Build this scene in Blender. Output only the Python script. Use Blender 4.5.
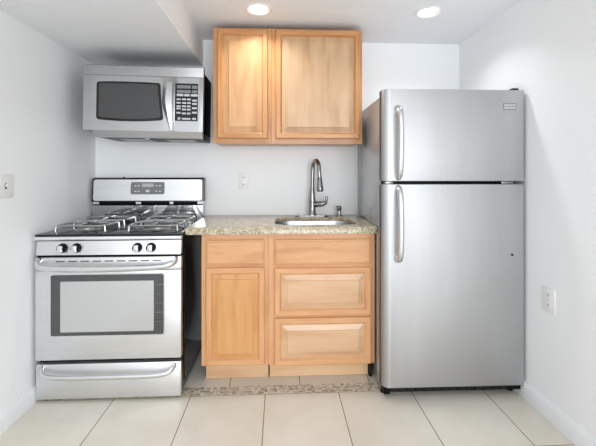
import bpy, bmesh, math, random
from mathutils import Vector, Matrix
random.seed(7)
for o in list(bpy.data.objects): bpy.data.objects.remove(o)
SC = bpy.context.scene
COL = SC.collection
PI = math.pi

# ---------------------------------------------------------------- camera
cam = bpy.data.cameras.new('camera'); co = bpy.data.objects.new('camera', cam); COL.objects.link(co)
co.location = (0, 0, 1.24)
co.rotation_euler = (PI/2, 0, -math.atan(18/370))
cam.sensor_width = 36; cam.lens = 36*370/596
cam.shift_y = -50/596
cam.clip_start = .02
SC.camera = co

# ---------------------------------------------------------------- world, lights, exposure
w = bpy.data.worlds.new('world'); SC.world = w; w.use_nodes = True
w.node_tree.nodes['Background'].inputs[0].default_value = (.90, .955, 1, 1)
w.node_tree.nodes['Background'].inputs[1].default_value = .82

def area(name, loc, rot, power, size, sy=None, shape='DISK', color=(.94, .975, 1), spread=180):
    l = bpy.data.lights.new(name, 'AREA'); l.energy = power; l.shape = shape; l.size = size; l.color = color
    if sy: l.size_y = sy
    o = bpy.data.objects.new(name, l); COL.objects.link(o); o.location = loc; o.rotation_euler = rot; l.spread = math.radians(spread)
    return o
POWER_DOWN = 1.7
# added fill lamps without fixtures, placed to even out the wall brightness
for i, (x, y) in enumerate(((-.8, .5), (-.25, .5))):
    area('fill_lamp', (x, y, 2.205), (0, 0, 0), 1.5, .15)
# added area light standing in for an unseen window, for soft frontal light
area('front_fill', (.9, -3.6, 1.35), (PI/2, 0, 0), 62, 2.4, 1.6, 'RECTANGLE')

vs = SC.view_settings
SC.display_settings.display_device = 'sRGB'
vs.view_transform = 'Standard'; vs.look = 'None'; vs.gamma = 1; vs.use_curve_mapping = False
vs.exposure = .79

# ---------------------------------------------------------------- materials
def lin(c):
    return tuple(((v/255)/12.92 if v/255 <= .04045 else ((v/255+.055)/1.055)**2.4) for v in c)
def mat(name, rgb=(200, 200, 200), rough=.5, metal=0, spec=.5, coat=0):
    m = bpy.data.materials.new(name); m.use_nodes = True
    b = m.node_tree.nodes['Principled BSDF']
    b.inputs['Base Color'].default_value = (*lin(rgb), 1)
    b.inputs['Roughness'].default_value = rough; b.inputs['Metallic'].default_value = metal
    b.inputs['Specular IOR Level'].default_value = spec; b.inputs['Coat Weight'].default_value = coat
    return m
class NT:
    def __init__(s, m): s.t = m.node_tree; s.b = s.t.nodes['Principled BSDF']
    def n(s, typ, ins=None, **kw):
        n = s.t.nodes.new(typ)
        for k, v in kw.items(): setattr(n, k, v)
        for k, v in (ins or {}).items():
            if hasattr(v, 'is_linked') or isinstance(v, bpy.types.NodeSocket): s.t.links.new(v, n.inputs[k])
            else: n.inputs[k].default_value = v
        return n
    def math(s, op, a, b=0.0, c=None):
        ins = {0: a, 1: b}
        if c is not None: ins[2] = c
        return s.n('ShaderNodeMath', ins, operation=op).outputs[0]
    def ramp(s, fac, stops, interp='LINEAR'):
        r = s.n('ShaderNodeValToRGB', {0: fac}); cr = r.color_ramp; cr.interpolation = interp
        while len(cr.elements) < len(stops): cr.elements.new(.5)
        for e, (p, c) in zip(cr.elements, stops):
            e.position = p; e.color = (*(lin(c) if max(c) > 1 else c), 1)
        return r.outputs[0]
    def mix(s, fac, a, b, blend='MIX'):
        n = s.t.nodes.new('ShaderNodeMix'); n.data_type = 'RGBA'; n.blend_type = blend
        for k, v in ((0, fac), (6, a), (7, b)):
            if isinstance(v, bpy.types.NodeSocket): s.t.links.new(v, n.inputs[k])
            else: n.inputs[k].default_value = (*lin(v), 1) if k else v
        return n.outputs[2]
    def coord(s, which='Object', scale=(1, 1, 1), loc=(0, 0, 0)):
        t = s.n('ShaderNodeTexCoord')
        return s.n('ShaderNodeMapping', {0: t.outputs[which], 1: loc, 3: scale}).outputs[0]
    def noise(s, vec, scale, detail=3, rough=.5):
        return s.n('ShaderNodeTexNoise', {'Vector': vec, 'Scale': scale, 'Detail': detail, 'Roughness': rough}).outputs[0]
    def link(s, a, name): s.t.links.new(a, s.b.inputs[name])
    def bump(s, h, strength=.1, dist=.01):
        n = s.n('ShaderNodeBump', {'Height': h, 'Strength': strength, 'Distance': dist}); s.link(n.outputs[0], 'Normal')

def paint(name, rgb, rough=.55):
    m = mat(name, rgb, rough, spec=.3); q = NT(m)
    v = q.coord()
    q.bump(q.noise(v, 160, 3), .06, .003)
    return m
M = {}
M['wall'] = paint('white_wall_paint', (247, 248, 249))
M['ceil'] = paint('white_ceiling_paint', (246, 247, 249), .7)
M['base'] = paint('white_gloss_trim', (240, 241, 242), .35)
M['plastic'] = mat('white_plastic', (240, 240, 238), .35)
M['slot'] = mat('dark_slot', (60, 58, 56), .6)

def wood(name, light, mid, dark):
    m = mat(name, mid, .32, spec=.45, coat=.15); q = NT(m)
    q.b.inputs['Coat Roughness'].default_value = .15
    big = q.noise(q.coord('UV', (5, .9, 1)), 2.2, 2)
    fine = q.noise(q.coord('UV', (60, 2.2, 1)), 3.0, 5, .6)
    flame = q.noise(q.coord('UV', (14, 1.6, 1)), 2.0, 3, .55)
    f = q.math('ADD', q.math('MULTIPLY', big, .5), q.math('ADD', q.math('MULTIPLY', fine, .18), q.math('MULTIPLY', flame, .32)))
    c = q.ramp(f, ((.32, dark), (.5, mid), (.68, light)))
    # small darker mineral flecks of maple
    fl = q.noise(q.coord('UV', (30, 5, 1)), 2.4, 2)
    c = q.mix(q.ramp(fl, ((.70, (0, 0, 0)), (.80, (.45, .45, .45)))), c, dark)
    q.link(c, 'Base Color')
    q.bump(fine, .04, .002)
    return m
M['wood_up'] = wood('honey_maple', (208, 156, 107), (195, 139, 89), (164, 106, 60))
M['panel_up'] = wood('pale_maple_panel', (212, 176, 140), (200, 162, 124), (174, 130, 90))
M['panel_honey'] = wood('honey_maple_panel', (214, 168, 122), (204, 155, 108), (178, 124, 78))
M['wood_low'] = wood('light_maple', (230, 178, 131), (221, 166, 118), (198, 136, 88))
M['panel_low'] = wood('light_maple_panel', (228, 190, 154), (219, 178, 140), (200, 152, 110))
M['panel_amber'] = wood('amber_maple_panel', (226, 172, 116), (218, 160, 102), (198, 136, 82))
M['ply'] = wood('plywood_kick', (240, 206, 166), (234, 196, 154), (216, 168, 124))

def steel(name, rgb=(196, 197, 198), rough=.3, axis='x', amt=.06):
    m = mat(name, rgb, rough, 1.0); q = NT(m)
    sc = {'x': (3, 90, 220), 'z': (220, 90, 3)}[axis]
    n1 = q.noise(q.coord('Object', sc), 1.0, 3, .6)
    sc2 = {'x': (1.2, 6, 9), 'z': (9, 6, .8)}[axis]
    n2 = q.noise(q.coord('Object', sc2), 1.0, 2)
    f = q.math('ADD', q.math('MULTIPLY', n1, .5), q.math('MULTIPLY', n2, .5))
    lo = tuple(int(v*(1-amt)) for v in rgb); hi = tuple(min(255, int(v*(1+amt))) for v in rgb)
    q.link(q.ramp(f, ((.3, lo), (.7, hi))), 'Base Color')
    q.link(q.math('ADD', q.math('MULTIPLY', n1, .1), rough-.05), 'Roughness')
    return m
M['steel'] = steel('brushed_steel', (232, 233, 235), .42, 'x', .03)
M['steel_mic'] = steel('microwave_steel', (190, 190, 191), .3, 'x', .04)
M['riser'] = mat('polished_riser_steel', (205, 206, 207), .10, 1)
M['steel_v'] = steel('brushed_steel_vertical', (189, 189, 190), .48, 'z', .03)
M['steel_sink'] = steel('sink_steel', (186, 187, 187), .3, 'x')
M['steel_dark'] = steel('dark_steel', (150, 151, 152), .35, 'x')  # darker steel tone for the grille gap, filters and middle hinges
M['chrome'] = mat('polished_steel', (225, 226, 228), .16, 1)
M['handle'] = mat('satin_handle_steel', (226, 227, 228), .27, 1)
M['nickel'] = mat('brushed_nickel', (150, 149, 148), .22, 1)
M['black'] = mat('black_plastic', (6, 6, 6), .4, spec=.15)
M['enamel'] = mat('black_enamel', (12, 12, 13), .12, spec=.6)
M['sidepaint'] = mat('grey_fridge_side', (180, 182, 184), .18, .45)
M['glass'] = mat('oven_glass', (66, 67, 68), .06, spec=.9)
M['glass_in'] = mat('oven_glass_reflection', (205, 206, 206), .18, .55, spec=.8)  # pale colour stands in for the bright reflection in the oven window
M['micglass'] = mat('microwave_window', (72, 72, 73), .16, spec=.5)
M['bezel'] = mat('window_bezel', (14, 14, 15), .2)
M['iron'] = mat('grey_cast_iron', (185, 185, 185), .28, .85)
M['burner'] = mat('burner_cap_black', (38, 38, 39), .4)
M['burnbase'] = mat('burner_aluminium', (170, 170, 168), .4, .8)
M['key'] = mat('grey_keypad_button', (190, 191, 192), .5)
M['keymid'] = mat('dim_keypad_display', (120, 122, 122), .4)
M['panelgrey'] = mat('grey_display_panel', (128, 129, 130), .35)
M['mark'] = mat('pale_printing', (225, 226, 226), .5)
M['edge'] = mat('dark_grey_edge_strip', (70, 71, 73), .5)
M['matte'] = mat('matte_black_housing', (5, 5, 5), .7, spec=.03)
M['rack'] = mat('oven_rack_behind_glass', (98, 99, 100), .4)
M['badge'] = mat('grey_badge', (150, 151, 153), .35, .6)
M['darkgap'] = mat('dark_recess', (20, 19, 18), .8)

def granite():
    m = mat('speckled_granite', (200, 186, 160), .2, spec=.5); q = NT(m)
    v = q.coord(); vs_ = q.coord('Object', (.35, 1.2, 1))
    b = q.ramp(q.noise(v, 38, 5, .65), ((.32, (160, 140, 108)), (.5, (194, 177, 146)), (.68, (216, 205, 182))))
    b = q.mix(q.ramp(q.noise(vs_, 14, 3), ((.45, (0, 0, 0)), (.65, (.5, .5, .5)))), b, (184, 172, 146))
    vo = q.n('ShaderNodeTexVoronoi', {'Vector': v, 'Scale': 230.0})
    sep = q.n('ShaderNodeSeparateColor', {0: vo.outputs['Color']})
    c = q.mix(q.ramp(sep.outputs[0], ((.0, (.9, .9, .9)), (.17, (0, 0, 0))), 'CONSTANT'), b, (112, 88, 64))
    c = q.mix(q.ramp(sep.outputs[1], ((.0, (.7, .7, .7)), (.12, (0, 0, 0))), 'CONSTANT'), c, (160, 146, 126))
    c = q.mix(q.ramp(sep.outputs[2], ((.0, (0, 0, 0)), (.86, (.6, .6, .6))), 'CONSTANT'), c, (236, 230, 216))
    big = q.ramp(q.noise(v, 62, 3, .7), ((.62, (0, 0, 0)), (.70, (.7, .7, .7))))
    c = q.mix(big, c, (140, 112, 82))
    q.link(c, 'Base Color')
    return m
M['granite'] = granite()

def tiles():
    m = mat('cream_floor_tile', (214, 204, 188), .32, spec=.4); q = NT(m)
    t = q.n('ShaderNodeTexCoord'); s = q.n('ShaderNodeSeparateXYZ', {0: t.outputs['Object']})
    X, Y = s.outputs[0], s.outputs[1]
    P = .4130
    rear = q.math('GREATER_THAN', Y, 2.12)
    # column joints: front field phase, rear row phase
    ph = q.math('ADD', q.math('MULTIPLY', rear, .2), -.4955)
    fx = q.math('DIVIDE', q.math('SUBTRACT', X, ph), P)
    dx = q.math('MULTIPLY', q.math('ABSOLUTE', q.math('SUBTRACT', fx, q.math('ROUND', fx))), P)
    fy = q.math('DIVIDE', q.math('SUBTRACT', Y, 1.625), .455)
    dy = q.math('MULTIPLY', q.math('ABSOLUTE', q.math('SUBTRACT', fy, q.math('ROUND', fy))), .455)
    d = q.math('MINIMUM', dx, q.math('ADD', dy, q.math('MULTIPLY', rear, 5)))
    g = q.math('LESS_THAN', d, .0024)
    cx = q.math('FLOOR', fx); cy = q.math('FLOOR', fy)
    wn = q.n('ShaderNodeTexWhiteNoise', {'Vector': q.n('ShaderNodeCombineXYZ', {0: cx, 1: cy, 2: rear}).outputs[0]}, noise_dimensions='3D')
    cl = q.noise(t.outputs['Object'], 4.5, 5, .6)
    f = q.math('ADD', q.math('MULTIPLY', cl, .75), q.math('MULTIPLY', wn.outputs['Value'], .2))
    c = q.ramp(f, ((.3, (221, 214, 200)), (.5, (228, 222, 210)), (.7, (234, 229, 219))))
    sp = q.ramp(q.noise(t.outputs['Object'], 60, 2), ((.73, (0, 0, 0)), (.78, (.35, .35, .35))))
    c = q.mix(sp, c, (180, 158, 130))
    c = q.mix(g, c, (142, 122, 98))
    q.link(c, 'Base Color')
    q.link(q.math('ADD', q.math('MULTIPLY', g, .4), .3), 'Roughness')
    q.bump(q.math('SUBTRACT', 1.0, q.math('MULTIPLY', g, 1.0)), .3, .002)
    return m
M['tile'] = tiles()
def mosaic():
    m = mat('pebble_mosaic', (180, 170, 155), .35); q = NT(m)
    t = q.n('ShaderNodeTexCoord'); s = q.n('ShaderNodeSeparateXYZ', {0: t.outputs['Object']})
    S = .0133
    fy = q.math('DIVIDE', s.outputs[1], S); ry = q.math('FLOOR', fy)
    off = q.n('ShaderNodeTexWhiteNoise', {'W': ry}, noise_dimensions='1D').outputs['Value']
    fx = q.math('ADD', q.math('DIVIDE', s.outputs[0], S*1.35), off); rx = q.math('FLOOR', fx)
    ex = q.math('ABSOLUTE', q.math('SUBTRACT', q.math('FRACT', fx), .5))
    ey = q.math('ABSOLUTE', q.math('SUBTRACT', q.math('FRACT', fy), .5))
    g = q.math('GREATER_THAN', q.math('MAXIMUM', ex, ey), .43)
    wn = q.n('ShaderNodeTexWhiteNoise', {'Vector': q.n('ShaderNodeCombineXYZ', {0: rx, 1: ry}).outputs[0]}, noise_dimensions='2D')
    c = q.ramp(wn.outputs['Value'], ((0, (146, 136, 120)), (.10, (204, 195, 178)), (.36, (226, 219, 204)), (.56, (190, 182, 168)), (.70, (234, 229, 218)), (.91, (168, 152, 130))), 'CONSTANT')
    c = q.mix(g, c, (196, 184, 164)); q.link(c, 'Base Color')
    return m
M['mosaic'] = mosaic()

# ---------------------------------------------------------------- mesh helpers
class MB:
    def __init__(s): s.bm = bmesh.new(); s.grain = {}
    def _merge(s, t):
        me = bpy.data.meshes.new('t'); t.to_mesh(me); t.free(); s.bm.from_mesh(me); bpy.data.meshes.remove(me)
    def box(s, x0, x1, y0, y1, z0, z1, bev=0, seg=2, axes='xyz'):
        t = bmesh.new()
        vs = [t.verts.new((x, y, z)) for x in (x0, x1) for y in (y0, y1) for z in (z0, z1)]
        for f in ((0, 1, 3, 2), (4, 6, 7, 5), (0, 4, 5, 1), (2, 3, 7, 6), (0, 2, 6, 4), (1, 5, 7, 3)): t.faces.new([vs[i] for i in f])
        if bev:
            es = []
            for e in t.edges:
                d = e.verts[0].co-e.verts[1].co
                ax = 'xyz'[max(range(3), key=lambda i: abs(d[i]))]
                if ax in axes: es.append(e)
            bmesh.ops.bevel(t, geom=es, offset=bev, segments=seg, affect='EDGES', profile=.5, clamp_overlap=True)
        s._merge(t); return s
    def prism(s, poly, axis, a, b, bev=0, seg=2):
        """poly: 2-D points; axis 'x': (y,z), 'y': (x,z), 'z': (x,y)"""
        t = bmesh.new()
        def p(u, v, k): return {'x': (k, u, v), 'y': (u, k, v), 'z': (u, v, k)}[axis]
        A = [t.verts.new(p(u, v, a)) for u, v in poly]; B = [t.verts.new(p(u, v, b)) for u, v in poly]
        fa = t.faces.new(A); fb = t.faces.new(B[::-1]); n = len(poly)
        for i in range(n): t.faces.new((A[i], B[i], B[(i+1) % n], A[(i+1) % n]))
        if bev:
            es = list(fa.edges)+list(fb.edges)
            bmesh.ops.bevel(t, geom=es, offset=bev, segments=seg, affect='EDGES', profile=.5, clamp_overlap=True)
        bmesh.ops.recalc_face_normals(t, faces=t.faces)
        s._merge(t); return s
    def tube(s, pts, r, seg=12, caps=True, flat=None):
        """r number or list; flat=(fx,fz) scales the section"""
        t = bmesh.new(); P = [Vector(p) for p in pts]; n = len(P)
        R = r if isinstance(r, (list, tuple)) else [r]*n
        tang = []
        for i in range(n):
            d = (P[min(i+1, n-1)]-P[max(i-1, 0)]); tang.append(d.normalized())
        up = Vector((0, 0, 1)) if abs(tang[0].z) < .9 else Vector((0, 1, 0))
        u = tang[0].cross(up).normalized(); rings = []
        for i in range(n):
            T = tang[i]; u = (u-T*u.dot(T)).normalized(); v = T.cross(u)
            fu, fv = flat or (1, 1)
            rings.append([t.verts.new(P[i]+(u*math.cos(2*PI*k/seg)*fu+v*math.sin(2*PI*k/seg)*fv)*R[i]) for k in range(seg)])
        for i in range(n-1):
            for k in range(seg): t.faces.new((rings[i][k], rings[i][(k+1) % seg], rings[i+1][(k+1) % seg], rings[i+1][k]))
        if caps: t.faces.new(rings[0][::-1]); t.faces.new(rings[-1])
        bmesh.ops.recalc_face_normals(t, faces=t.faces)
        s._merge(t); return s
    def lathe(s, prof, c=(0, 0, 0), axis='z', seg=28):
        """prof: (radius, height) pairs along +axis from centre c"""
        t = bmesh.new(); rings = []
        for r, h in prof:
            if r < 1e-6: ring = [t.verts.new((0, 0, h))]
            else: ring = [t.verts.new((r*math.cos(2*PI*k/seg), r*math.sin(2*PI*k/seg), h)) for k in range(seg)]
            rings.append(ring)
        for a, b in zip(rings, rings[1:]):
            for k in range(seg):
                k2 = (k+1) % seg
                if len(a) == 1 and len(b) == 1: continue
                if len(a) == 1: t.faces.new((a[0], b[k2], b[k]))
                elif len(b) == 1: t.faces.new((a[k], a[k2], b[0]))
                else: t.faces.new((a[k], a[k2], b[k2], b[k]))
        if len(rings[0]) > 1: t.faces.new(rings[0][::-1])
        if len(rings[-1]) > 1: t.faces.new(rings[-1])
        bmesh.ops.recalc_face_normals(t, faces=t.faces)
        rot = {'z': Matrix(), 'y-': Matrix.Rotation(PI/2, 4, 'X'), 'x': Matrix.Rotation(PI/2, 4, 'Y'), 'z-': Matrix.Rotation(PI, 4, 'X')}[axis]
        bmesh.ops.transform(t, matrix=Matrix.Translation(c) @ rot, verts=t.verts)
        s._merge(t); return s
    def rings(s, levels, close_last=True, close_first=False):
        """levels: list of lists of 3-D points, same count; bridged in order"""
        t = bmesh.new(); L = [[t.verts.new(p) for p in l] for l in levels]; n = len(L[0])
        for a, b in zip(L, L[1:]):
            for k in range(n): t.faces.new((a[k], a[(k+1) % n], b[(k+1) % n], b[k]))
        if close_last: t.faces.new(L[-1])
        if close_first: t.faces.new(L[0][::-1])
        bmesh.ops.recalc_face_normals(t, faces=t.faces)
        s._merge(t); return s
    def build(s, name, m, parent=None, loc=None, angle=35, grain=None, frame=None):
        me = bpy.data.meshes.new(name)
        if grain or frame:
            uv = s.bm.loops.layers.uv.new('UVMap'); ox, oy = random.random()*9, random.random()*9
            s.bm.normal_update()
            for f in s.bm.faces:
                g = grain
                if frame:     # (cx, cz, halfw, halfh): mitred frame, rails run in x, stiles in z
                    c = f.calc_center_median(); cx, cz, hw, hh = frame
                    g = 'x' if (hh-abs(c.z-cz)) < (hw-abs(c.x-cx)) else 'z'
                nx, ny, nz = (abs(v) for v in f.normal)
                gi = {'x': 0, 'y': 1, 'z': 2}[g]
                others = [i for i in range(3) if i != gi]
                n = (nx, ny, nz)
                ui = min(others, key=lambda i: n[i])
                for l in f.loops: l[uv].uv = (l.vert.co[ui]+ox+(3 if g == 'x' else 0), l.vert.co[gi]+oy)
        s.bm.to_mesh(me); s.bm.free()
        for p in me.polygons: p.use_smooth = True
        me.set_sharp_from_angle(angle=math.radians(angle))
        me.materials.append(m)
        o = bpy.data.objects.new(name, me); COL.objects.link(o)
        if parent: o.parent = parent
        if loc: o.location = loc
        return o
def B(*a, **k): return MB().box(*a, **k)
def thing(name, label, cat, loc=(0, 0, 0), rz=0, group=None):
    o = bpy.data.objects.new(name, None); COL.objects.link(o); o.empty_display_size = .1
    o.location = loc; o.rotation_euler = (0, 0, rz); o['label'] = label; o['category'] = cat
    if group: o['group'] = group
    return o
def copy_tree(o, parent=None):
    c = o.copy(); COL.objects.link(c)
    if parent: c.parent = parent
    for ch in list(o.children): copy_tree(ch, c)
    return c
def struct(o): o['kind'] = 'structure'; return o
def rrect(x0, x1, z0, z1, r, n=5):
    pts = []
    for cx, cz, a in ((x1-r, z1-r, 0), (x0+r, z1-r, 90), (x0+r, z0+r, 180), (x1-r, z0+r, 270)):
        for k in range(n+1):
            t = math.radians(a+90*k/n); pts.append((cx+r*math.cos(t), cz+r*math.sin(t)))
    return pts
def smooth_path(pts, n=8):
    P = [Vector(p) for p in pts]; out = []
    Q = [2*P[0]-P[1]]+P+[2*P[-1]-P[-2]]
    for i in range(1, len(Q)-2):
        a, b, c, d = Q[i-1:i+3]
        for k in range(n):
            t = k/n
            out.append(.5*((2*b)+(c-a)*t+(2*a-5*b+4*c-d)*t*t+(3*b-a-3*c+d)*t**3))
    out.append(P[-1]); return out

# ---------------------------------------------------------------- room shell
XL, XR, YB, ZC, YF = -1.333, 1.360, 2.747, 2.216, -.45
struct(B(XL-.1, XR+.1, YF, YB+.1, -.1, 0).build('floor', M['tile']))
struct(B(XL-.1, XR+.1, YB, YB+.1, 0, ZC+.1).build('wall_back', M['wall']))
struct(B(XL-.1, XL, YF, YB, 0, ZC+.1).build('wall_left', M['wall']))
struct(B(XR, XR+.1, YF, YB, 0, ZC+.1).build('wall_right', M['wall']))
# ceiling with round cut-outs for the recessed lamps
LAMPS = [(-.128, 2.215), (.903, 2.205)]
def ceiling():
    mb = MB(); t = bmesh.new()
    xs = [XL, -.128-.12, -.128+.12, .903-.12, .903+.12, XR]; ys = [YF, 2.085, 2.335, YB]
    R = .066
    for i in range(5):
        for j in range(3):
            x0, x1, y0, y1 = xs[i], xs[i+1], ys[j], ys[j+1]
            if j == 1 and i in (1, 3):
                c = LAMPS[0 if i == 1 else 1]; n = 32
                outer = []; inner = []
                for k in range(n):
                    a = 2*PI*(k+.5)/n; dx, dy = math.cos(a), math.sin(a)
                    tx = ((x1 if dx > 0 else x0)-c[0])/dx; ty = ((y1 if dy > 0 else y0)-c[1])/dy
                    m_ = min(tx, ty)
                    outer.append(t.verts.new((c[0]+dx*m_, c[1]+dy*m_, ZC))); inner.append(t.verts.new((c[0]+dx*R, c[1]+dy*R, ZC)))
                for k in range(n): t.faces.new((outer[k], inner[k], inner[(k+1) % n], outer[(k+1) % n]))
                for X, Yc in ((x0, y0), (x1, y0), (x0, y1), (x1, y1)):
                    o2 = sorted(outer, key=lambda v: (v.co.x-X)**2+(v.co.y-Yc)**2)[:2]
                    t.faces.new((t.verts.new((X, Yc, ZC)), o2[0], o2[1]))
            else:
                t.faces.new([t.verts.new(p) for p in ((x0, y0, ZC), (x0, y1, ZC), (x1, y1, ZC), (x1, y0, ZC))])
    t.normal_update()
    for f in t.faces:
        if f.normal.z > 0: f.normal_flip()
    mb._merge(t)
    mb.box(XL-.1, XR+.1, YF, YB+.1, ZC+.1, ZC+.16)
    return struct(mb.build('ceiling', M['ceil']))
ceiling()
struct(B(XL, -.562, YF, YB, 2.02, ZC).build('ceiling_soffit', M['ceil']))
def baseboard(name, pts):
    return struct(MB().prism(pts, 'y', YF, YB).build(name, M['base']))
baseboard('baseboard_left', [(XL, 0), (XL+.015, 0), (XL+.015, .064), (XL+.011, .076), (XL+.007, .087), (XL, .087)])
baseboard('baseboard_right', [(XR, 0), (XR, .089), (XR-.007, .089), (XR-.014, .078), (XR-.020, .066), (XR-.020, 0)])
struct(B(XL, XR, 2.083, 2.163, 0, .0012).build('trim_1', M['mosaic']))

# ---------------------------------------------------------------- recessed lamps
def lamp_mat():
    m = mat('lit_lens', (255, 255, 255)); b = m.node_tree.nodes['Principled BSDF']
    b.inputs['Emission Color'].default_value = (1, .985, .96, 1); b.inputs['Emission Strength'].default_value = 1.0
    return m
M['lens'] = lamp_mat()
def downlight(x, y, label):
    t = thing('recessed_ceiling_light', label, 'ceiling light', (x, y, ZC), 0, 'recessed ceiling lights')
    MB().lathe([(.056, .016), (.065, .000), (.069, -.005), (.080, -.005), (.084, .0), (.068, .001), (.066, .032), (.058, .032), (.056, .016)], seg=40).build('trim_ring', M['plastic'], t, angle=50)
    MB().lathe([(0, .011), (.030, .012), (.0565, .015), (.0565, .022), (0, .022)], seg=40).build('lens', M['lens'], t)
    l = area('bulb', (0, 0, .0095), (0, 0, 0), POWER_DOWN, .095, spread=125); l.parent = t
    return t
downlight(*LAMPS[0], 'lit round recessed ceiling light above the left end of the wall cabinets')
downlight(*LAMPS[1], 'lit round recessed ceiling light above the refrigerator')

# ---------------------------------------------------------------- electrical plates
def outlet(name, label, loc, rz, wp=.035, hp=.06):
    t = thing(name, label, 'outlet', loc, rz)
    B(-wp, wp, -.007, 0, -hp, hp, .004).build('cover_plate', M['plastic'], t)
    for dz in (-.026, .026):
        f = MB().prism(rrect(-.0165, .0165, dz-.0145, dz+.0145, .008), 'y', -.0085, -.006).build('socket_face', M['plastic'], t)
        B(-.0075, -.0045, -.0092, -.008, dz-.003, dz+.007).box(.0045, .0075, -.0092, -.008, dz-.003, dz+.006).box(-.002, .002, -.0092, -.008, dz-.010, dz-.006).build('slots', M['slot'], f)
    MB().lathe([(.003, 0), (.003, .002), (0, .0025)], (0, -.006, 0), 'y-', 10).build('screw', M['handle'], t)
    return t
outlet('wall_outlet', 'white duplex outlet on the back wall between range and faucet', (-.268, YB, 1.181), 0)
outlet('wall_outlet', 'white duplex outlet low on the right wall beside the refrigerator', (XR, 1.806, .598), -PI/2, .044, .0625)
sw = thing('light_switch', 'white light switch plate on the left wall, cut by the frame edge', 'light switch', (XL, 1.836, 1.176), PI/2)
B(-.075, .075, -.006, 0, -.0575, .0575, .004).build('cover_plate', M['plastic'], sw)
for cx in (-.023, .023):
    B(cx-.006, cx+.006, -.0075, -.006, -.013, .013).build('toggle_slot', M['slot'], sw)
    MB().prism([(-.006, -.006), (-.006, .008), (-.018, .012), (-.018, .004)], 'x', cx-.004, cx+.004).build('toggle', M['plastic'], sw)

# ---------------------------------------------------------------- cabinets
def panel_front(name, x0, x1, z0, z1, m, parent, y=0, raised=True, th=.019, field=.072, pm=None):
    """a door or drawer front whose face is at local y, thickness th behind it"""
    cx, cz, hw, hh = (x0+x1)/2, (z0+z1)/2, (x1-x0)/2, (z1-z0)/2
    def ring(i, d): return [(x0+i, y+d, z0+i), (x1-i, y+d, z0+i), (x1-i, y+d, z1-i), (x0+i, y+d, z1-i)]
    if not raised:
        return MB().rings([ring(0, th), ring(0, .007), ring(.003, .0045), ring(.009, .003), ring(.0125, 0)], True, True).build(name, m, parent, grain='x', angle=12)
    fr = MB().rings([ring(.03, th), ring(0, th), ring(0, .005), ring(.002, .002), ring(.006, .0), ring(.030, .001), ring(.033, .005), ring(.039, .0125), ring(.040, th)], False, False)
    o = fr.build(name, m, parent, frame=(cx, cz, hw, hh), angle=12)
    gi = field
    MB().rings([ring(.038, th-.002), ring(.038, .0145), ring(.044, .0145), ring(gi-.0045, .0062), ring(gi-.004, .0012), ring(gi-.002, .0002), ring(gi+.001, .0002)], True, True).build('raised_panel', pm or m, o, grain='z' if (hh > hw*.8) else 'x', angle=12)
    return o

# base units: local origin at floor, face of the face frame at y=0 (world 2.178), doors stand 19 mm proud
YFACE = 2.178
def base_body(t, w, m):
    D = YB-YFACE-.004
    mb = MB()
    # open-topped carcass: sides, bottom, back, front frame board
    mb.box(0, .016, .0, D, .118, .888).box(w-.016, w, .0, D, .118, .888).box(.016, w-.016, 0, D, .118, .134)
    mb.box(.016, w-.016, D-.012, D, .134, .888).box(.016, w-.016, 0, .012, .134, .888)
    return mb.build('cabinet_box', m, t, grain='z')
W1, W2 = .388, .628
b1 = thing('base_cabinet', 'narrow maple base cabinet beside the range, one drawer over one door', 'cabinet', (-.455, YFACE, 0), 0, 'maple base cabinets')
def frame_parts(t, w, z0, z1, rails, st, m, D=.0):
    for x0, x1 in ((0, st), (w-st, w)): B(x0, x1, -.002, .016, z0, z1).build('frame_stile', m, t, grain='z')
    for a, b in rails: B(st, w-st, -.002, .016, a, b).build('frame_rail', m, t, grain='x')
base_body(b1, W1, M['wood_low'])
frame_parts(b1, W1, .118, .888, ((.85, .888), (.685, .715), (.118, .15)), .034, M['wood_low'])
panel_front('drawer_front', .026, .362, .706, .850, M['wood_low'], b1, -.021, False)
panel_front('door', .026, .366, .124, .690, M['wood_low'], b1, -.021, pm=M['panel_amber'])
B(.01, W1-.004, .078, .09, .0015, .118).build('toe_kick', M['ply'], b1, grain='x')
b2 = thing('base_cabinet', 'wide maple base cabinet beside the refrigerator, three drawer fronts under the sink', 'cabinet', (-.455+W1+.001, YFACE, 0), 0, 'maple base cabinets')
base_body(b2, W2, M['wood_low'])
frame_parts(b2, W2, .112, .888, ((.85, .888), (.68, .71), (.39, .42), (.112, .14)), .034, M['wood_low'])
panel_front('drawer_front', .034, .604, .704, .850, M['wood_low'], b2, -.021, False)
panel_front('drawer_front', .034, .604, .404, .684, M['wood_low'], b2, -.021, field=.078, pm=M['panel_low'])
panel_front('drawer_front', .034, .604, .114, .390, M['wood_low'], b2, -.021, field=.078, pm=M['panel_low'])
B(.004, W2-.022, .078, .09, .0015, .118).build('toe_kick', M['ply'], b2, grain='x')
B(W2-.02, W2-.004, .05, .3, .0015, .112).build('toe_hole_shade', M['darkgap'], b2)  # dark block put in for the shade at the open toe-kick end

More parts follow.
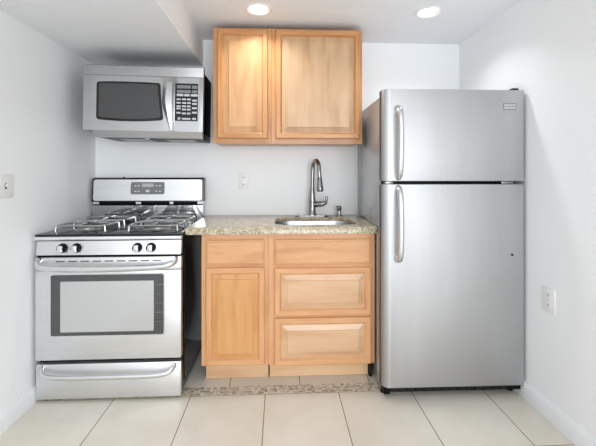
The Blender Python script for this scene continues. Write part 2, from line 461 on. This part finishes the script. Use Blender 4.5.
# wall units: origin at back wall bottom-left; face at local y = -.31
def wall_unit(label, x, w, zb, zt, dx0, dx1, pm):
    t = thing('wall_cabinet', label, 'cabinet', (x, YB-.003, zb), 0, 'maple wall cabinets')
    h = zt-zb; m = M['wood_up']
    B(0, w, -.318, 0, .006, h).build('cabinet_box', m, t, grain='z')
    for x0, x1 in ((0, .036), (w-.036, w)): B(x0, x1, -.322, -.316, 0, h).build('frame_stile', m, t, grain='z')
    for a, b in ((0, .04), (h-.04, h)): B(.036, w-.036, -.322, -.316, a, b).build('frame_rail', m, t, grain='x')
    panel_front('door', dx0, dx1, .032, h-.012, m, t, -.343, field=.078, pm=pm)
    return t
wall_unit('narrow maple wall cabinet with one door beside the microwave', -.430, .374, 1.432, 2.182, .026, .350, M['panel_honey'])
wall_unit('wide maple wall cabinet with one door beside the refrigerator', -.055, .597, 1.432, 2.182, .028, .580, M['panel_up'])

# ---------------------------------------------------------------- countertop, sink, faucet
ZT = .93
def counter():
    x0, x1, y0, y1 = -.537, .565, 2.118, YB-.001
    hx0, hx1, hy0, hy1 = -.032, .478, 2.203, 2.575
    n = 6
    outer = rrect(x0, x1, y0, y1, .006, n-1 if False else 5); inner = rrect(hx0, hx1, hy0, hy1, .10, 5)
    def lv(poly, z, g=0):
        cx = sum(p[0] for p in poly)/len(poly); cy = sum(p[1] for p in poly)/len(poly)
        return [(p[0]+(g if p[0] < cx else -g), p[1]+(g if p[1] < cy else -g), z) for p in poly]
    zb = ZT-.040; zi = ZT-.022
    mb = MB()
    mb.rings([lv(inner, zi), lv(outer, zb), lv(outer, ZT-.006), lv(outer, ZT-.0015, .0025), lv(outer, ZT, .007), lv(inner, ZT, -.004), lv(inner, ZT-.004), lv(inner, zi)], False)
    o = mb.build('countertop', M['granite'])
    o['label'] = 'beige speckled granite countertop with a sink cut-out on the base cabinets'; o['category'] = 'countertop'
    return (hx0, hx1, hy0, hy1)
H = counter()
def sink():
    t = thing('kitchen_sink', 'stainless undermount sink set into the granite countertop', 'sink', ((H[0]+H[1])/2, (H[2]+H[3])/2, ZT-.0250))
    w, d = (H[1]-H[0])/2+.002, (H[3]-H[2])/2+.002
    def lv(g, z, r): return [(x, y, z) for x, y in rrect(-w+g, w-g, -d+g, d-g, r)]
    MB().rings([lv(-.006, 0, .110), lv(0, 0, .104), lv(.004, -.02, .10), lv(.012, -.14, .09), lv(.03, -.165, .08), lv(.07, -.172, .05)], True).build('basin', M['steel_sink'], t, angle=60)
    MB().lathe([(.045, 0), (.045, .003), (.036, .004), (.030, -.002), (0, -.002)], (0, .03, -.170), 'z').build('drain', M['chrome'], t)
    return t
sink()
def faucet():
    t = thing('kitchen_faucet', 'brushed nickel pull-down kitchen faucet behind the sink', 'faucet', (.232, 2.655, ZT))
    m = M['nickel']
    MB().prism(rrect(-.125, .125, -.03, .03, .03, 8), 'z', .0, .006, .002).build('deck_plate', m, t)
    MB().lathe([(.032, .006), (.032, .014), (.027, .022), (.0245, .06), (.0235, .10), (.0245, .12), (.020, .16), (.016, .2)], seg=28).build('body', m, t)
    # goose neck: rises, leans over to the front and right, spray head hangs down
    d = Vector((.28, -.95, 0)).normalized()
    path = [Vector((0, 0, .19)), Vector((.002, 0, .30)), Vector((.004, 0, .34))]
    c = Vector((0.004, 0, .340)) + d*.058
    for k in range(1, 13):
        a = PI-PI*k/13*1.02
        path.append(c+d*.058*math.cos(a)+Vector((0, 0, .058*math.sin(a))))
    end = path[-1]
    MB().tube(path+[end+Vector((.002, -.002, -.04)), end+Vector((.004, -.004, -.078))], .0140, 14).build('spout', m, t)
    e = end+Vector((.004, -.004, -.072))
    dn = (Vector((0, 0, -1))+d*.10).normalized()
    MB().tube([e, e+dn*.004, e+dn*.03, e+dn*.075, e+dn*.085, e+dn*.098], [.0145, .017, .018, .0245, .0245, .019], 18).build('spray_head', m, t)
    MB().tube(smooth_path([(.012, -.01, .085), (.045, -.022, .088), (.075, -.03, .092), (.095, -.034, .108), (.100, -.036, .145)], 5), [.021]*5+[.0195]*5+[.016]*5+[.010]*5+[.007], 12).build('lever', m, t)
    return t
faucet()
t = thing('soap_dispenser', 'small nickel soap dispenser to the right of the faucet', 'soap dispenser', (.428, 2.665, ZT))
MB().lathe([(.024, 0), (.024, .007), (.015, .012), (.013, .036), (.017, .042), (.018, .064), (.013, .072), (0, .074)]).build('pump_body', M['nickel'], t)
MB().tube([(0, 0, .060), (-.004, -.02, .062), (-.010, -.046, .054)], [.009, .008, .007], 10).build('nozzle', M['nickel'], t)
t = thing('deck_hole_cap', 'small dark round hole cap between faucet and soap dispenser', 'cap', (.330, 2.63, ZT))
MB().lathe([(.016, 0), (.016, .003), (.012, .006), (0, .007)]).build('cap', M['black'], t)

# ---------------------------------------------------------------- gas range
def gas_range():
    W = .775
    t = thing('gas_range', 'stainless steel gas range with four burners and black sides', 'stove', (-1.316, 2.058, 0))
    S, K = M['steel'], M['enamel']
    # black carcass with pressed side panel outline
    mb = B(.004, W-.004, .035, .62, .03, .872)
    body = mb.build('body', K, t)
    for xs, d in ((W-.004, 1), (.004, -1)):
        o = [(.07, .06), (.585, .06), (.585, .70), (.46, .83), (.07, .83)]
        def sc(k): 
            cy, cz = .33, .44; return [(cy+(a-cy)*k, cz+(b-cz)*k) for a, b in o]
        X0, X1 = (xs-.002, xs+.004) if d > 0 else (xs-.004, xs+.002)
        L = [[(X0 if d > 0 else X1, a, b) for a, b in sc(1.0)], [((X1 if d > 0 else X0), a, b) for a, b in sc(.97)]]
        MB().rings(L, True, True).build('side_emboss', K, body)
    for fx in (.04, W-.04):
        for fy in (.08, .56): MB().lathe([(.018, 0), (.018, .012), (.010, .014), (.010, .032), (0, .032)], (fx, fy, 0), 'z', 16).build('levelling_foot', M['black'], t)
    # drawer
    dr = B(.002, W-.002, 0, .035, .016, .207, .006).build('storage_drawer', S, t)
    hp = smooth_path([(.035, .002, .190), (.045, -.022, .176), (.075, -.036, .160), (.16, -.042, .153), (.3875, -.043, .152), (W-.16, -.042, .153), (W-.075, -.036, .160), (W-.045, -.022, .176), (W-.035, .002, .190)], 6)
    MB().tube(hp, .0115, 12, flat=(1, 1.25)).build('drawer_handle', M['handle'], dr)
    # door
    B(.0, W, -.004, .034, .228, .712, .006).build('door_placeholder', S, t)
    door = bpy.data.objects['door_placeholder']; door.name = 'oven_door'; door.data.name = 'oven_door'
    B(.0, W, -.002, .034, .713, .784, .005).build('door_top_band', M['steel'], door)
    # window: dark glass border, with the bright reflection painted as a pale inner pane
    gx0, gx1, gz0, gz1 = .085, .682, .362, .690
    MB().prism(rrect(gx0-.008, gx1+.008, gz0-.008, gz1+.008, .014), 'y', -.0055, -.003).build('window_trim', M['handle'], door)
    MB().prism(rrect(gx0, gx1, gz0, gz1, .010), 'y', -.008, -.0045).build('window_glass', M['glass'], door)
    ix0, ix1, iz0, iz1 = .136, .630, .382, .655
    MB().prism(rrect(ix0, ix1, iz0, iz1, .006), 'y', -.0092, -.0075).build('pane_reflection', M['glass_in'], door)
    for k in range(5):
        z = .43+.05*k
        B(ix1+.006, gx1-.004, -.0086, -.0078, z, z+.004).build('oven_rack_line', M['rack'], door)
    # handle bow on the band
    hp = smooth_path([(.026, .0, .768), (.03, -.03, .758), (.06, -.05, .742), (.14, -.055, .735), (.3875, -.057, .732), (W-.14, -.055, .737), (W-.06, -.05, .746), (W-.03, -.03, .760), (W-.026, .0, .768)], 6)
    MB().tube(hp, .0135, 14, flat=(1, 1.25)).build('door_handle', M['handle'], door)
    for k in range(9):
        x = .11+.064*k
        B(x, x+.045, -.0032, -.0018, .760, .765).build('vent_slot', M['darkgap'], door)
    # vent gap above the door, panel with knobs
    B(.006, W-.006, .006, .04, .783, .796).build('vent_strip', M['black'], t)
    cp = MB().prism([(.0, .796), (.04, .796), (.04, .872), (.010, .872)], 'x', .002, W-.002, .003).build('control_panel', S, t)
    for kx in (.140, .214, .538, .612):
        kb = MB().lathe([(.027, 0), (.026, .004), (.0235, .006), (.0225, .022), (.020, .026), (0, .026)], (kx, .0065, .832), 'y-', 28).build('knob', M['black'], t)
        MB().prism(rrect(-.0085+kx, .0145+kx, .832-.0195, .832+.0195, .0085), 'y', -.034, -.014, .003).build('knob_grip', M['handle'], kb)
    # cooktop: black sunk tray inside a steel front rim
    B(.004, W-.004, .006, .04, .871, .8765).build('shadow_gap', M['black'], t)
    rim = MB().prism([(-.006, .8775), (-.010, .884), (-.009, .896), (.03, .896), (.03, .8765), (.0, .8765)], 'x', -.002, W+.002).build('cooktop_front_rim', S, t)
    ct = MB()
    ct.box(.004, W-.004, .04, .615, .872, .899).box(-.001, W+.001, -.006, .615, .897, .9085, .005, 3)
    top = ct.build('cooktop', K, t)
    for x0, x1 in ((0, .012), (W-.012, W)): B(x0, x1, .05, .612, .906, .912, .003).build('cooktop_side_rim', M['steel'], top)
    # burners
    for bx in (.185, .59):
        for by, r in ((.185, .046), (.455, .038)):
            bn = MB().lathe([(r+.03, 0), (r+.026, .003), (r+.008, .005), (r+.006, .014), (r-.002, .018), (0, .018)], (bx, by, .908), 'z', 32).build('burner', M['burnbase'], t)
            MB().lathe([(r, 0), (r+.001, .005), (r-.005, .010), (0, .011)], (bx, by, .926), 'z', 32).build('burner_cap', M['burner'], bn)
    # grates: two cast frames, each over two burners
    for gx in (.185, .59):
        g = MB(); x0, x1, y0, y1, zt, r = gx-.150, gx+.150, .070, .575, .940, .0062
        ym = (y0+y1)/2
        for y in (.32-.022, .32+.022): pass
        for ya, yb in ((y0, ym-.008), (ym+.008, y1)):
            loop = [(p[0], p[1], zt) for p in rrect(x0+.012, x1-.012, ya+.012, yb-.012, .05, 4)]
            g.tube(loop+[loop[0]], r, 8)
            cy = (ya+yb)/2
            for a in (0, PI/2, PI, 1.5*PI):
                dx, dy = math.cos(a), math.sin(a)
                ex, ey = (x1-.014-gx), ((yb-ya)/2-.014)
                L = ex if abs(dx) > .5 else ey
                pr = smooth_path([(gx+dx*L, cy+dy*L, zt), (gx+dx*(L*.75), cy+dy*(L*.75), zt+.006), (gx+dx*.026, cy+dy*.026, zt+.007)], 4)
                g.tube(pr, r*.92, 8)
            for sx in (-1, 1):
                for sy in (ya+.03, yb-.03):
                    g.tube([(gx+sx*.134, sy, zt), (gx+sx*.138, sy, .903)], [r, r*1.1], 8)
        g.build('burner_grate', M['iron'], t)
    # riser and backguard console
    MB().prism([(.600, .885), (.595, 1.012), (.615, 1.024), (.66, 1.024), (.66, .885)], 'x', .004, W-.004, .003).build('rear_riser', M['riser'], t)
    B(.03, W-.03, .612, .655, 1.022, 1.045).build('rear_vent', M['black'], t)
    for x0, x1 in ((.004, .045), (.30, .335), (.535, .56), (W-.045, W-.004)): B(x0, x1, .605, .655, 1.022, 1.042).build('vent_post', M['steel'], t)
    for (x0, x1) in ((.09, .52), (.58, .765)):
        pass
    con = MB().prism([(.592, 1.038), (.606, 1.196), (.618, 1.206), (.662, 1.206), (.662, 1.038)], 'x', .0, W, .004).build('backguard', M['bezel'], t)
    # stainless face plate leaning with the console
    def face(x0, x1, z0, z1, r, off, th, name, m, par):
        pts = rrect(x0, x1, z0, z1, r)
        def P(d): return [(x, .592+.014*(z-1.038)/.158-d, z) for x, z in pts]
        return MB().rings([P(off), P(off+th*.5), [(x0+(x-x0)*1, y, z) for x, y, z in P(off+th)]], True, True).build(name, m, par)
    fp = face(.012, W-.012, 1.046, 1.194, .014, -.001, .004, 'backguard_face', M['steel'], t)
    dp = face(.268, .502, 1.090, 1.176, .012, .003, .0015, 'display_panel', M['panelgrey'], fp)
    face(.345, .425, 1.142, 1.166, .003, .0045, .0006, 'clock_display', M['key'], fp)
    for cx in (.300, .322, .446, .470):
        for cz in (1.112, 1.150): face(cx-.007, cx+.007, cz-.0035, cz+.0035, .002, .0045, .0006, 'display_button', M['mark'], fp)
    face(.372, .398, 1.105, 1.122, .003, .0045, .0006, 'display_button', M['mark'], fp)
    MB().lathe([(.007, 0), (.007, .004), (0, .007)], (.205, .64, 1.206), 'z', 12).build('top_screw', M['black'], con)
    return t
gas_range()

# ---------------------------------------------------------------- microwave
def microwave():
    W, HT, D = .729, .444, .385
    t = thing('microwave_oven', 'stainless over-the-range microwave under the soffit above the gas range', 'microwave', (-1.213, 2.338, 1.470), math.radians(.3)); t.rotation_euler[1] = math.radians(.9)
    S = M['steel_mic']
    B(.012, W-.022, .03, D, .036, HT-.004, .004).build('housing', M['matte'], t)
    # top louvre strip
    vg = MB().prism([(.0, .380), (.0, HT-.007), (.010, HT), (.04, HT), (.04, .380)], 'x', 0, W, .002).build('top_grille', S, t)
    B(.002, W-.002, .004, .03, .374, .381).build('grille_gap', M['steel_dark'], t)
    # door
    dx1 = .548
    def bow(x): return 0.0
    def slab(x0, x1, z0, z1, name, m):
        n = 12; pts = []
        for k in range(n+1):
            x = x0+(x1-x0)*k/n; pts.append((x, bow(x)))
        pts += [(x1, .034), (x0, .034)]
        return MB().prism(pts, 'z', z0, z1, .003).build(name, m, t)
    door = slab(0, dx1-.001, .036, .375, 'door', S)
    ctl = slab(dx1+.001, W, .036, .375, 'control_panel', S)
    def dense(poly):
        out = []
        for (a, b), (c, d) in zip(poly, poly[1:]+poly[:1]):
            n = max(1, int(abs(c-a)/.04)+int(abs(d-b)/.05))
            out += [(a+(c-a)*k/n, b+(d-b)*k/n) for k in range(n)]
        return out
    def winpoly(x0, x1, z0, z1, c, r):
        p = dense(rrect(x0, x1, z0, z1, r)); cz = (z0+z1)/2; hh = (z1-z0)/2
        out = []
        for x, z in p:
            k = ((z-cz)/hh)
            if x > (x0+x1)/2: x += c*((z1-z)/(z1-z0))**1.5
            z += (-.010 if z < cz else .004)*(1-((x-(x0+x1)/2)/((x1-x0)/2))**2)
            out.append((x, z))
        return out
    def plate(poly, d0, d1, name, m, par):
        A = [(x, bow(x)+d0, z) for x, z in poly]; Bv = [(x, bow(x)+d1, z) for x, z in poly]
        return MB().rings([A, Bv], True, True).build(name, m, par)
    plate(winpoly(.080, .466, .104, .336, .022, .016), .002, -.0030, 'window_bezel', M['bezel'], door)
    plate(winpoly(.094, .451, .119, .324, .022, .012), -.002, -.0042, 'window', M['micglass'], door)
    # blade handle: a wedge with a ridge, broad on top, pointed below
    z1, z0 = .340, .046
    L = []
    for k in range(13):
        u = k/12; z = z1+(z0-z1)*u
        xr = .548; xl = .474+.006*(1-u/.4) if u < .4 else .474+.052*((u-.4)/.6)**1.25
        xm = xl+(xr-xl)*.42
        dep = .030*math.sin(PI*(.12+.80*u))**.6
        y = bow(.53)
        L.append([(xl, y+.001, z), (xm, y-dep, z), (xr-.004, y-dep*.9, z), (xr, y+.001, z)])
    MB().rings(L, True, True).build('door_handle', M['handle'], door, angle=20)
    # keypad
    kp = plate(rrect(.556, .697, .104, .338, .003), .002, -.003, 'keypad', M['bezel'], ctl)
    def key(px0, px1, py0, py1, m=M['key']):
        X = lambda p: .556+(p-62)/148*.141
        Z = lambda p: .338-(p-48)/237*.234
        plate(rrect(X(px0), X(px1), Z(py1), Z(py0), .0012, 2), -.0025, -.0040, 'key', m, ctl)
    for y0, y1 in ((60, 80), (90, 108)):
        key(74, 164, y0, y1, M['keymid']); key(172, 205, y0, y1, M['keymid'])
    for a, b in ((74, 116), (122, 156), (164, 208)): key(a, b, 114, 129)
    for cy in (149, 171, 193, 207, 234): key(73, 100, cy-5, cy+5)
    for cy in (149, 172, 193, 213, 238):
        key(108, 134, cy-6, cy+5); key(140, 164, cy-6, cy+5)
    for cy in (155, 176, 203, 231): key(174, 204, cy-6, cy+6)
    key(82, 98, 263, 278); key(108, 164, 266, 277); key(176, 200, 264, 277)
    # lower lip and hood underside
    MB().prism([(.012, .036), (.03, .000), (.05, -.004), (.06, .036)], 'x', .05, W-.004, .003).build('lower_lip', M['steel_mic'], t)
    B(.06, W-.02, .06, D-.01, -.002, .038, .003).build('underside', M['black'], t)
    for x in (.16, .46): B(x, x+.19, .12, .30, -.006, -.001, .002).build('grease_filter', M['steel_dark'], t)
    MB().lathe([(.014, 0), (.014, .004), (0, .005)], (.36, .09, -.002), 'z-', 14).build('work_light', M['plastic'], t)
    return t
microwave()

# ---------------------------------------------------------------- refrigerator
def fridge():
    W, D = .787, .738
    t = thing('refrigerator', 'tall stainless top-freezer refrigerator against the right wall', 'refrigerator', (.558, 1.985, 0), math.radians(-.7))
    S = M['steel_v']
    B(.010, W-.006, .085, D, .03, 1.675, .006).build('cabinet', M['sidepaint'], t)
    B(.012, W-.012, .070, .09, .055, 1.665).build('gasket', M['black'], t)
    def door(name, z0, z1):
        r = .030; poly = []
        for cx, cy, a in ((W-.012, .012, 270), ):
            pass
        n = 8
        pts = [(0, .070)]
        for k in range(n+1):
            a = PI+PI/2*k/n; pts.append((.046+.046*math.cos(a), .034+.034*math.sin(a)))
        for k in range(5):
            a = 1.5*PI+PI/2*k/4; pts.append((W-.008+.008*math.cos(a), .008+.008*math.sin(a)))
        pts.append((W, .070))
        return MB().prism(pts, 'z', z0, z1, .003).build(name, S, t, angle=40)
    fz = door('freezer_door', 1.196, 1.697); fd = door('fresh_food_door', .070, 1.178)
    for par, a, b in ((fz, 1.199, 1.694), (fd, .073, 1.175)): B(-.0012, .004, .036, .069, a, b).build('door_edge_strip', M['edge'], par)
    # bow handles, broad foot at one end
    hx = .083
    def handle(par, zfoot, zend, s):
        P = smooth_path([(hx, .002, zfoot), (hx, -.030, zfoot-s*.006), (hx, -.052, zfoot-s*.045), (hx, -.058, (zfoot+zend)/2), (hx, -.046, zend+s*.05), (hx, -.022, zend+s*.008), (hx, .002, zend)], 6)
        n = len(P); R = [.022-.0065*min(1, k/(n*.25)) for k in range(n)]
        MB().tube(P, R, 14, flat=(1.0, 1.0)).build('door_handle', M['handle'], par)
        MB().lathe([(.024, 0), (.024, .006), (.019, .012), (0, .013)], (hx, .001, zfoot), 'y-', 22).build('handle_foot', M['handle'], par)
    handle(fz, 1.585, 1.215, 1); handle(fd, .775, 1.160, -1)
    # grey maker's badge: two raised bars on a plate
    B(.668, .743, -.003, .001, 1.587, 1.624, .001).build('badge', M['badge'], fz)
    for z in (1.593, 1.608): B(.672, .739, -.0042, -.0028, z, z+.009).build('badge_bar', M['key'], fz)
    MB().lathe([(.007, 0), (.007, .003), (0, .0035)], (.718, .0005, .790), 'y-', 14).build('door_plug', M['slot'], fd)
    # black gap between doors and hinges
    for x0, x1 in ((.018, .06), (.665, .735)): B(x0, x1, .012, .07, 1.180, 1.194, .002).build('middle_hinge', M['steel_dark'], t)
    MB().prism([(W-.055, .02), (W-.02, .02), (W-.012, .06), (W-.02, .16), (W-.055, .16)], 'z', 1.675, 1.712, .004).build('hinge_cover', M['black'], t)
    B(.012, W-.012, .014, .09, .040, .068, .003).build('kick_grille', M['black'], t)
    for k in range(14): B(.05+.047*k, .085+.047*k, .0125, .0145, .047, .061).build('grille_slot', M['darkgap'], t)
    for x in (.03, W-.03):
        for y in (.09, .66): MB().lathe([(.020, 0), (.020, .010), (.010, .014), (.010, .034), (0, .034)], (x, y, 0), 'z', 16).build('foot', M['black'], t)
    MB().prism([(.020, .026), (.080, .026), (.080, .066), (.020, .066)], 'x', .010, .045, .002).build('hinge_bracket', M['black'], t)
    return t
fridge()
